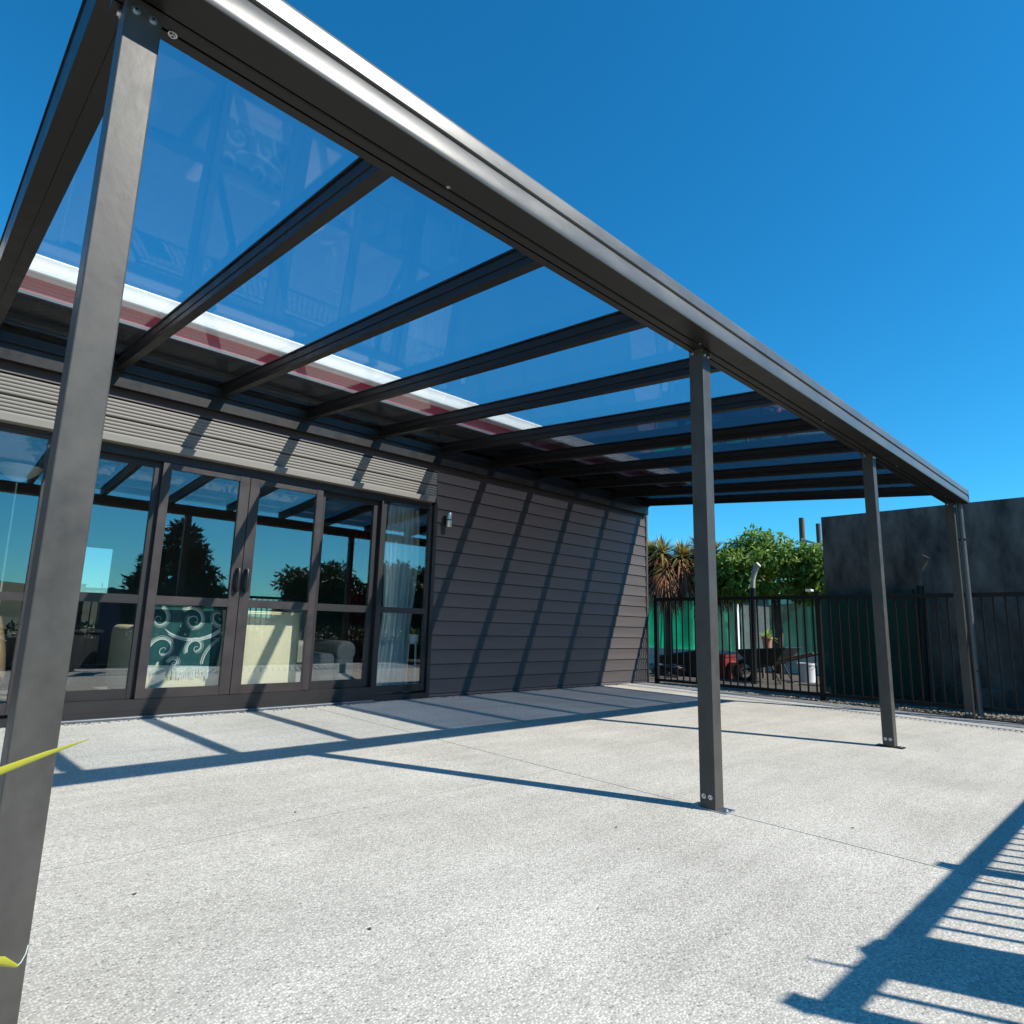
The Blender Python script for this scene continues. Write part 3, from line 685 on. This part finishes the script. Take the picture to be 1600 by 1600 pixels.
# unseen towel on the near fence, made up to cast the wide shadow
tw = thing('towel', 'made-up towel over the near fence, out of view, casting the wide shadow at lower right', 'towel', (2.42, -2.06, 1.18))
V, F = [], []; NU = 14
path = [(-.030, .40), (-.034, .70), (-.032, 1.0), (-.030, 1.17), (-.024, 1.20), (0, 1.213), (.024, 1.20), (.030, 1.17), (.034, .95), (.036, .62), (.035, .45)]
for j, (dy, z) in enumerate(path):
    for i in range(NU+1):
        u = i/NU-.5; hw = .20+.05*(1.2-z); V.append((2.43+u*2*hw*.62+.04*(1.2-z), -2.06+dy*1.15+.006*math.sin(u*20+z*3), z+gz(-2.06)+.02*math.cos(u*6)*(1 if 3 < j < 7 else .4)))
for j in range(len(path)-1):
    for i in range(NU): a = j*(NU+1)+i; F.append((a, a+1, a+NU+2, a+NU+1))
t_ = mesh('cloth', V, F, M['jacket'], tw, 1); sm = t_.modifiers.new('thick', 'SOLIDIFY'); sm.thickness = .006; sm.offset = 0
tube('cord_loop', [(2.30, -2.06, 1.19), (2.29, -2.05, 1.225), (2.285, -2.04, 1.27)], [.008, .007, .004], M['jacket'], tw, 6)

# ------------------------------------------------------------------ big shaded wall and what stands beyond the fence
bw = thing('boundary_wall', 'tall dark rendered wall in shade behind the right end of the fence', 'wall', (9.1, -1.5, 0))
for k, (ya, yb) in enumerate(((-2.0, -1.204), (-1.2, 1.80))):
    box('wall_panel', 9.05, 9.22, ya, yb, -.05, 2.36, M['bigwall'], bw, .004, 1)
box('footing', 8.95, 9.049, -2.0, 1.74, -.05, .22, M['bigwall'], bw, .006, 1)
sh = thing('shade_cloth', 'green shade cloth before the dark wall, shade put into its deep green', 'shade cloth', (8.85, 1.1, 0))
def sheet(nm, x, y0, y1, z0, z1, mt, parent, amp=.02, nu=30, nv=6, seed=0):
    V, F = [], []; r = np.random.default_rng(seed); ph = r.uniform(0, 6, 3)
    for j in range(nv+1):
        for i in range(nu+1):
            y = y0+(y1-y0)*i/nu; v = j/nv; z = z0+(z1-z0)*v
            V.append((x+amp*math.sin(y*6+ph[0]+v*2)+amp*.5*math.sin(y*15+ph[1]), y, z+(.03*math.sin(y*3+ph[2]) if j in (0,) else -.012*abs(math.sin(y*3.1)) if j == nv else 0)))
    for j in range(nv):
        for i in range(nu): a = j*(nu+1)+i; F.append((a, a+1, a+nu+2, a+nu+1))
    return mesh(nm, V, F, mt, parent, 1)
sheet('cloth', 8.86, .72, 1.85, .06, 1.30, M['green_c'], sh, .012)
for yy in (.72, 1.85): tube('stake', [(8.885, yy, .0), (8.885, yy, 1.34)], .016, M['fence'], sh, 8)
# back fence with shade cloth over a low block wall
lw_ = thing('low_wall', 'low pale block wall under the green cloth at the back of the garden', 'wall', (13.2, 5.5, 0))
yb = 2.0
kk = 0
while yb < 9.5:
    for row in range(2):
        o_ = .0 if row == 0 else .2
        box('block', 13.1, 13.28, yb+o_+.004, yb+o_+.396, .0+row*.19+.002, .19+row*.19-.004, M['lowwall'], lw_)
    yb += .4
gf = thing('shade_cloth', 'bright emerald shade cloth on the back garden fence near the house corner', 'shade cloth', (13.19, 6.6, .38))
sheet('cloth', 13.17, 5.18, 8.6, .30, 1.60, M['green_a'], gf, .03, 50, 8, 2)
for yy in (5.18, 7.0, 8.6): tube('stake', [(13.22, yy, .376), (13.22, yy, 1.64)], .02, M['fence'], gf, 8)
gf2 = thing('shade_cloth', 'green shade cloth on the back garden fence, tree shadow put into its dull teal', 'shade cloth', (13.19, 3.6, .38))
sheet('cloth', 13.17, 2.2, 5.10, .36, 1.56, M['green_b'], gf2, .02, 40, 8, 3)
for yy in (2.2, 3.6, 5.10): tube('stake', [(13.22, yy, .376), (13.22, yy, 1.6)], .02, M['fence'], gf2, 8)

def curved_pole(label, x, y, h, mt_top, mt_low, dy=.10, split=.80):
    t = thing('curved_pole', label, 'pole', (x, y, .01))
    zs = h*split
    tube('lower_shaft', [(x, y+.05, .01), (x, y+.01, zs)], [.045, .042], mt_low, t, 12)
    pts = [(x, y+.01, zs+.001), (x, y+.005, zs+.12), (x, y-.015, zs+.2), (x, y-.06, h-.03), (x, y-dy, h)]
    tube('curved_top', pts, [.034, .036, .038, .042, .046], mt_top, t, 12)
    return t
curved_pole('pole with pale curved top standing before the leafy tree', 9.6, 3.06, 1.82, M['palepost'], M['fence'])
curved_pole('dark pole with curved top in front of the shaded wall', 8.72, .60, 1.71, M['bigwall'], M['fence'], .08)
# pots, bins, barrow
def potted(label, x, y, zb, r, h, nb, L, matp=M['terracotta'], seed=5):
    t = thing('potted_plant', label, 'plant', (x, y, zb))
    lathe('pot', [(0, 0), (r*.7, 0), (r*.95, h*.85), (r*1.08, h*.86), (r*1.08, h), (r*.95, h), (r*.9, h*.9), (0, h*.9)], (x, y, zb), matp, t)
    if nb: V, F = blades(x, y, zb+h*.9, nb, L, .035, (.1, 1.5), .35, 4, seed); mesh('foliage', V, F, M['fresh'], t)
    return t
pd = thing('garden_stand', 'dark slatted stand holding the yucca pot', 'stand', (10.9, 3.47, .012))
for s_ in range(5): box('slat', 10.72+s_*.075, 10.78+s_*.075, 3.28, 3.66, .43, .455, M['timber'], pd)
for xa in (10.73, 11.02):
    for ya in (3.30, 3.61): box('leg', xa, xa+.035, ya, ya+.035, .012, .4295, M['timber'], pd)
potted('spiky yucca in a tall terracotta pot on the garden stand', 10.9, 3.47, .456, .085, .26, 40, .27)
potted('plain terracotta pot beside the dark red crate', 10.25, 3.70, .012, .11, .28, 0, 0)
rc = thing('crate', 'dark red plastic crate behind the second pergola post', 'crate', (10.3, 4.02, .012))
boxes('crate_body', [(10.1, 10.5, 3.83, 3.85, .03, .40), (10.1, 10.5, 4.21, 4.23, .03, .40), (10.1, 10.12, 3.851, 4.209, .03, .40), (10.48, 10.5, 3.851, 4.209, .03, .40), (10.1, 10.5, 3.83, 4.23, .012, .029)], M['redplastic'], rc)
boxes('rim', [(10.09, 10.51, 3.815, 3.829, .37, .405), (10.075, 10.0995, 3.815, 4.245, .37, .405)], M['redplastic'], rc)
wb = thing('wheelbarrow', 'dark wheelbarrow parked by the curved pole', 'wheelbarrow', (10.2, 3.15, .012))
V = [(9.95, 2.95, .30), (10.35, 2.95, .30), (10.40, 3.30, .28), (9.90, 3.30, .28), (9.86, 2.72, .56), (10.46, 2.72, .56), (10.48, 3.52, .50), (9.84, 3.52, .50)]
tr_ = mesh('tray', V, [(0, 3, 2, 1), (0, 1, 5, 4), (1, 2, 6, 5), (2, 3, 7, 6), (3, 0, 4, 7)], M['navy'], wb); sm = tr_.modifiers.new('t', 'SOLIDIFY'); sm.thickness = .012
wv, wf = [], []
wh = thing  # noqa
tv = [(10.18, 3.55+.15*math.cos(a), .165+.15*math.sin(a)) for a in np.linspace(0, 2*math.pi, 25)]
w_ = tube('wheel', tv, .035, M['black'], wb, 8); lathe('hub', [(0, -.03), (.05, -.03), (.05, .03), (0, .03)], (0, 0, 0), M['steel'], w_).matrix_local = Matrix.Translation(Vector((10.18, 3.55, .165))-acc(w_)) @ Matrix.Rotation(math.pi/2, 4, 'Y') @ Matrix.Translation(acc(w_))
for xa in (9.95, 10.40):
    tube('handle', [(xa+(.18 if xa < 10.1 else -.18), 3.55, .17), (xa, 3.2, .27), (xa, 2.75, .40), (xa, 2.35, .50)], .016, M['timber'], wb, 8)
    tube('leg', [(xa, 3.0, .30), (xa, 2.85, .012), (xa, 2.95, .012)], .013, M['fence'], wb, 8)
def bucket(label, x, y, r, h, mt):
    t = thing('bucket', label, 'bucket', (x, y, .012))
    lathe('pail', [(0, 0), (r*.82, 0), (r, h*.9), (r*1.07, h*.9), (r*1.07, h), (r*.97, h), (r*.8, .01), (0, .01)], (x, y, .012), mt, t, 20)
    tube('bail', [(x, y+r*1.08*math.cos(a), .012+h*.93-r*.55*math.sin(a)) if 0 else (x-r*1.09*math.sin(a)*.75, y+r*1.09*math.cos(a), .012+h*.93-r*.75*math.sin(a)) for a in np.linspace(0, math.pi, 12)], .004, M['steel'], t, 6)
bucket('white plastic bucket in the shadow beside the fence post', 10.9, 2.83, .14, .30, M['whiteplastic'])
bucket('black bucket at the foot of the dark wall end', 10.4, 2.28, .14, .30, M['navy'])
bn = thing('compost_bin', 'low dark rectangular bin behind the fence next to the house', 'bin', (10.3, 4.65, .012))
mesh('bin_body', [(10.0, 4.33, .012), (10.6, 4.33, .012), (10.6, 5.0, .012), (10.0, 5.0, .012), (9.95, 4.28, .42), (10.65, 4.28, .42), (10.65, 5.05, .30), (9.95, 5.05, .30)], BF, M['navy'], bn)
mesh('lid', [(9.93, 4.26, .422), (10.67, 4.26, .422), (10.67, 5.07, .302), (9.93, 5.07, .302), (9.95, 4.28, .46), (10.65, 4.28, .46), (10.65, 5.05, .34), (9.95, 5.05, .34)], BF, M['navy'], bn)
bb = tag(lathe('blue_tub', [(0, 0), (.09, 0), (.11, .20), (.115, .20), (.115, .22), (.10, .22), (.085, .02), (0, .02)], (10.6, 5.22, .012), M['blueplastic']), 'small bright blue tub beside the low dark bin', 'tub')
hp = thing('garden_hose', 'black coiled hose on the ground by the house corner', 'hose', (9.6, 4.6, .012))
hpts = []
for i in range(110):
    a = i*.42; r_ = .20+.05*math.sin(i*.9); hpts.append((9.6+r_*math.cos(a)*1.0, 4.62+r_*1.2*math.sin(a), .03+.0016*i+.012*math.sin(i*1.7)))
tube('coil', hpts, .014, M['black'], hp, 7)

# ------------------------------------------------------------------ trees
def leaves(centres, n, size, seed, droop=.5, shell=.55, narrow=.45):
    """diamond leaves spread through ellipsoid clumps"""
    r = np.random.default_rng(seed); C_ = np.array([c[:3] for c in centres]); Rr = np.array([c[3:] for c in centres])
    vol = Rr.prod(1)**(2/3); idx = r.choice(len(C_), n, p=vol/vol.sum())
    d = r.normal(size=(n, 3)); d /= np.linalg.norm(d, axis=1)[:, None]; rr = shell+(1-shell)*r.random(n)**.7
    P = C_[idx]+d*Rr[idx]*rr[:, None]
    ax = d*.7+r.normal(size=(n, 3))*.6; ax[:, 2] -= droop; ax /= np.linalg.norm(ax, axis=1)[:, None]
    sd = np.cross(ax, d*.6+r.normal(size=(n, 3))*.5+np.array([0, 0, .5])); sd /= np.linalg.norm(sd, axis=1)[:, None]
    nn = np.cross(sd, ax); L = size*r.uniform(.6, 1.25, n)[:, None]
    V = np.stack([P, P+ax*L*.45+sd*L*narrow*.5, P+ax*L-nn*L*.12, P+ax*L*.45-sd*L*narrow*.5], 1).reshape(-1, 3)
    F = np.arange(4*n).reshape(n, 4); return V, F
def clumps(c, R, n, r0, seed, flat=.75):
    r = np.random.default_rng(seed); out = []
    for i in range(n):
        d = r.normal(size=3); d /= np.linalg.norm(d); q = r.uniform(.25, 1)**.5; s_ = r0*r.uniform(.6, 1.3)
        out.append((c[0]+d[0]*R[0]*q, c[1]+d[1]*R[1]*q, c[2]+d[2]*R[2]*q, s_, s_, s_*flat))
    return out
def tree(name, label, base, trunk_h, tr, centres, n, size, mt, seed, droop=.5, narrow=.45, group=None, shell=.55, limbs=9):
    t = thing(name, label, 'tree', base, group)
    parts = [tube_vf([base, (base[0]+.05, base[1]-.04, base[2]+trunk_h*.5), (base[0], base[1], base[2]+trunk_h)], [tr, tr*.85, tr*.7], 10)]
    for i in range(min(limbs, len(centres))):
        c = centres[i*len(centres)//limbs]; a = Vector((base[0], base[1], base[2]+trunk_h*.9)); b = Vector(c[:3]); mid = (a+b)/2+Vector((0, 0, .12))
        parts.append(tube_vf([a, mid, b], [tr*.5, tr*.33, tr*.12], 7))
    V, F = merge(parts); mesh('trunk', V, F, M['bark'], t, 1)
    V, F = leaves(centres, n, size, seed, droop, shell, narrow); mesh('crown', V, F, mt, t)
    return t
cl = clumps((12.6, 4.10, 2.00), (.95, 1.40, .50), 46, .33, 11)+clumps((12.2, 4.6, 1.75), (.5, .9, .2), 8, .28, 12)+[(12.6, 4.42, 2.70, .28, .28, .22), (12.5, 4.2, 2.62, .24, .26, .2), (12.5, 4.75, 2.5, .26, .3, .2), (12.4, 4.5, 2.50, .25, .3, .2), (12.3, 3.15, 2.12, .3, .35, .28), (12.3, 3.55, 2.28, .34, .36, .26), (12.1, 3.65, 2.1, .34, .36, .3), (12.3, 3.9, 2.5, .3, .34, .26), (12.2, 2.95, 1.85, .3, .35, .3)]
tree('leafy_tree', 'rounded bright green broad leaved tree between the post and the dark wall', (12.7, 4.1, .0), 1.6, .09, cl, 13500, .13, M['leaf'], 21, .7)

def cordyline(label, base, h, heads, seed):
    t = thing('cordyline_tree', label, 'tree', base, 'cordyline trees beyond the fence')
    b = Vector(base); fork = b+Vector((0, 0, h*.5)); parts = [tube_vf([b, fork], [.10, .08], 9)]
    for hd in heads: parts.append(tube_vf([fork, (fork+Vector(hd[:3]))/2+Vector((0, 0, .05)), Vector(hd[:3])], [.07, .055, .05], 8))
    V, F = merge(parts); mesh('trunk', V, F, M['bark'], t, 1)
    g, d = [], []
    for i, (x, y, z, s_) in enumerate(heads):
        g.append(blades(x, y, z, 210, .58*s_, .046, (.05, 1.8), .40, 4, seed+i)); d.append(blades(x, y, z-.12, 260, .66*s_, .042, (1.0, 2.3), .75, 4, seed+20+i)); d.append(blades(x, y, z-.32, 170, .55*s_, .040, (1.6, 2.7), .6, 4, seed+40+i))
    V, F = merge(g); mesh('green_blades', V, F, M['cord_green'], t); V, F = merge(d); mesh('dead_blades', V, F, M['cord_dead'], t)
cordyline('olive cordyline with drooping blades next to the house corner', (12.0, 6.1, 0), 2.4, [(11.8, 6.10, 2.38, 1.0), (12.0, 5.75, 2.30, 1.0), (11.9, 6.45, 2.42, .9), (11.7, 5.95, 2.02, .9), (12.2, 6.3, 2.05, .9)], 100)
cordyline('brown shaggy cordyline just left of the second pergola post', (12.5, 5.35, 0), 2.5, [(12.4, 5.55, 2.55, .9), (12.3, 5.20, 2.38, .95), (12.4, 5.35, 2.0, .9), (12.5, 4.95, 2.15, .8)], 200)

# neighbours beyond the garden
nh = thing('neighbour_house', 'white house with dull red roof behind the cordyline trees', 'house', (22, 12.5, 0))
box('wall', 20, 26, 10.2, 16, -.2, 2.25, M['hwhite'], nh)
mesh('roof', [(19.6, 9.8, 2.251), (26.4, 9.8, 2.251), (26.4, 16.4, 2.251), (19.6, 16.4, 2.251), (23, 9.8, 3.2), (23, 16.4, 3.2)], [(0, 4, 5, 3), (1, 2, 5, 4), (0, 1, 4), (2, 3, 5), (0, 3, 2, 1)], M['hroof'], nh)
wi = box('window', 19.97, 19.999, 12.2, 13.1, .9, 1.8, M['frame_dark'], nh); box('pane', 19.955, 19.969, 12.25, 13.05, .95, 1.75, M['glass'], wi)
tp = thing('timber_pole', 'two weathered timber poles joined by a pale brace left of the dark wall', 'pole', (14, 3.85, 0))
tube('pole', [(14, 4.02, 0), (14, 4.0, 3.26)], [.065, .06], M['timber'], tp, 8); tube('pole', [(14, 3.66, 0), (14, 3.66, 3.10)], [.055, .05], M['timber'], tp, 8)
tube('brace', [(13.93, 4.0, 2.78), (13.93, 3.3, 2.52)], .022, M['palepost'], tp, 6)

# ------------------------------------------------------------------ behind the camera: what the glass mirrors
cc = []
for i in range(26):
    h = i/25; z = .25+3.05*h; r_ = 1.62*(1-h)**.62*(.80+.34*abs(math.sin(i*1.9+.4)))+.05
    for k in range(max(2, int(9*(1-h)+2))):
        a = k*2.4+i*1.3; cc.append((5.7+r_*.75*math.cos(a), -10.2+r_*.75*math.sin(a), z, .26+.16*(1-h), .26+.16*(1-h), .13))
tree('conifer_tree', 'dark pointed conifer mirrored in the glazed doors', (5.7, -10.2, -.26), 2.4, .12, cc, 17000, .21, M['conifer'], 31, -.1, .30, None, .25, 4)
for i, (x, y, R_, h) in enumerate(((9.5, -10.2, .9, 2.6), (11.0, -10.6, 1.25, 3.25), (13.0, -10.4, 1.3, 3.3), (15.2, -10.8, 1.4, 3.4))):
    tree('garden_shrub', ['low shrub mirrored right of the door handles', 'dark shrub mirrored in the right fixed door', 'dark shrub mirrored beside the curtain', 'large shrub mirrored at the right window edge'][i],
         (x, y, -.26), h*.4, .07, clumps((x, y, h*.50-.2), (R_*.85, R_*.85, h*.42), 34, .44, 50+i, .9), 9000, .20, M['hedge'], 60+i, .2, .5, 'shrubs mirrored in the glass', .3, 5)
hb = thing('low_hedge', 'clipped low hedge behind the near fence, mirrored in the lower panes', 'hedge', (5, -3.2, -.1))
V, F = leaves([(1.6+.3*i, -3.15-.22*(j % 2)-.25*(j//2), .10+.32*(j % 2), .30, .24, .26) for i in range(36) for j in range(4)], 15000, .10, 77, .1, .45, .55); mesh('foliage', V, F, M['hedge'], hb)
boxes('twig_core', [(1.4, 12.2, -3.85, -3.05, -.12, .42)], M['bark'], hb)
rh = thing('rear_house', 'low house mirrored in the left window', 'house', (-6, -26, -.26))
box('wall', -10, 1, -30, -25, -.26, 2.3, M['hwhite'], rh)
mesh('roof', [(-10.5, -30.5, 2.301), (1.5, -30.5, 2.301), (1.5, -24.5, 2.301), (-10.5, -24.5, 2.301), (-10.5, -27.5, 3.7), (1.5, -27.5, 3.7)], [(0, 1, 5, 4), (2, 3, 4, 5), (1, 2, 5), (3, 0, 4), (0, 3, 2, 1)], M['roofing'], rh)

# ------------------------------------------------------------------ flax in a pot at the left edge: two blade tips reach into view
fx = thing('flax_plant', 'yellow flax whose two blade tips cross the near post at left', 'plant', (-.42, -.62, 0))
lathe('pot', [(0, 0), (.13, 0), (.17, .26), (.185, .26), (.185, .30), (.16, .30), (.15, .27), (0, .27)], (-.42, -.62, gz(-.62)), M['terracotta'], fx)
def blade(pts, ws, fold=.25):
    V, F = [], []
    pts = [Vector(p) for p in pts]
    for i, p in enumerate(pts):
        t = (pts[min(i+1, len(pts)-1)]-pts[max(i-1, 0)]).normalized(); s_ = Vector((0, -.5, 1)); s_ = (s_-t*s_.dot(t)).normalized(); n_ = t.cross(s_)
        w = ws[i]; V += [tuple(p+s_*w/2), tuple(p+n_*w*fold), tuple(p-s_*w/2)]
        if i: k = 3*i; F += [(k-3, k-2, k+1, k), (k-2, k-1, k+2, k+1)]
    return V, F
b1 = blade([(-.42, -.62, .26), (-.25, -.615, .45), (-.08, -.61, .545), (.04, -.605, .578), (.112, -.60, .597), (.15, -.60, .610), (.19, -.60, .622)], [.02, .024, .020, .015, .0105, .007, .001])
b2 = blade([(-.42, -.62, .26), (-.28, -.61, .37), (-.10, -.605, .415), (.03, -.60, .418), (.112, -.60, .413), (.138, -.60, .408), (.152, -.60, .399)], [.02, .026, .026, .022, .016, .012, .004])
for b in (b1, b2): mesh('blade', b[0], b[1], M['flax'], fx, 1)
for i in range(7):
    a = 1.9+i*.45; L = .35+.05*(i % 3)
    c_ = (-.42, -.62)
    b = blade([(c_[0], c_[1], .26), (c_[0]+.35*L*math.cos(a), c_[1]+.35*L*math.sin(a), .26+.6*L), (c_[0]+.8*L*math.cos(a), c_[1]+.8*L*math.sin(a), .26+.9*L), (c_[0]+1.15*L*math.cos(a), c_[1]+1.15*L*math.sin(a), .26+.8*L)], [.02, .026, .02, .002])
    mesh('blade', b[0], b[1], M['flax'], fx, 1)
tube('curled_thread', [(.152, -.60, .399), (.155, -.60, .402), (.158, -.60, .409), (.159, -.60, .417)], .0005, M['motif'], fx, 5)

# ------------------------------------------------------------------ litter on the slab
V, F = [], []
for i in range(46):
    x = rng.uniform(.6, 6.9); y = rng.uniform(-1.0, 3.6); a = rng.uniform(0, 6.28); L = rng.uniform(.006, .016); w = L*rng.uniform(.25, .5); z = gz(y)+.0015; k = len(V)
    c_, s_ = math.cos(a), math.sin(a)
    V += [(x, y, z), (x+L*.5*c_-w*s_, y+L*.5*s_+w*c_, z+.002), (x+L*c_, y+L*s_, z+.0005), (x+L*.5*c_+w*s_, y+L*.5*s_-w*c_, z+.003)]; F.append((k, k+1, k+2, k+3))
for i in range(900):
    x = rng.uniform(.5, 7.7); y = W-.03-abs(rng.normal(0, .035))-(.06 if .68 < x < 3.36 else 0); q = rng.uniform(.003, .009); z = gz(y); k = len(V); a = rng.uniform(0, 6.28)
    V += [(x+q*math.cos(a+t*2.1), y+q*math.sin(a+t*2.1), z+.0005) for t in range(3)]+[(x, y, z+q*.8)]; F += [(k, k+1, k+3), (k+1, k+2, k+3), (k+2, k, k+3)]
lt = stuff(mesh('leaf_litter', V, F, M['soil'])); tag(lt, 'crumbs of dirt and dry leaf along the wall foot and over the concrete', 'litter')
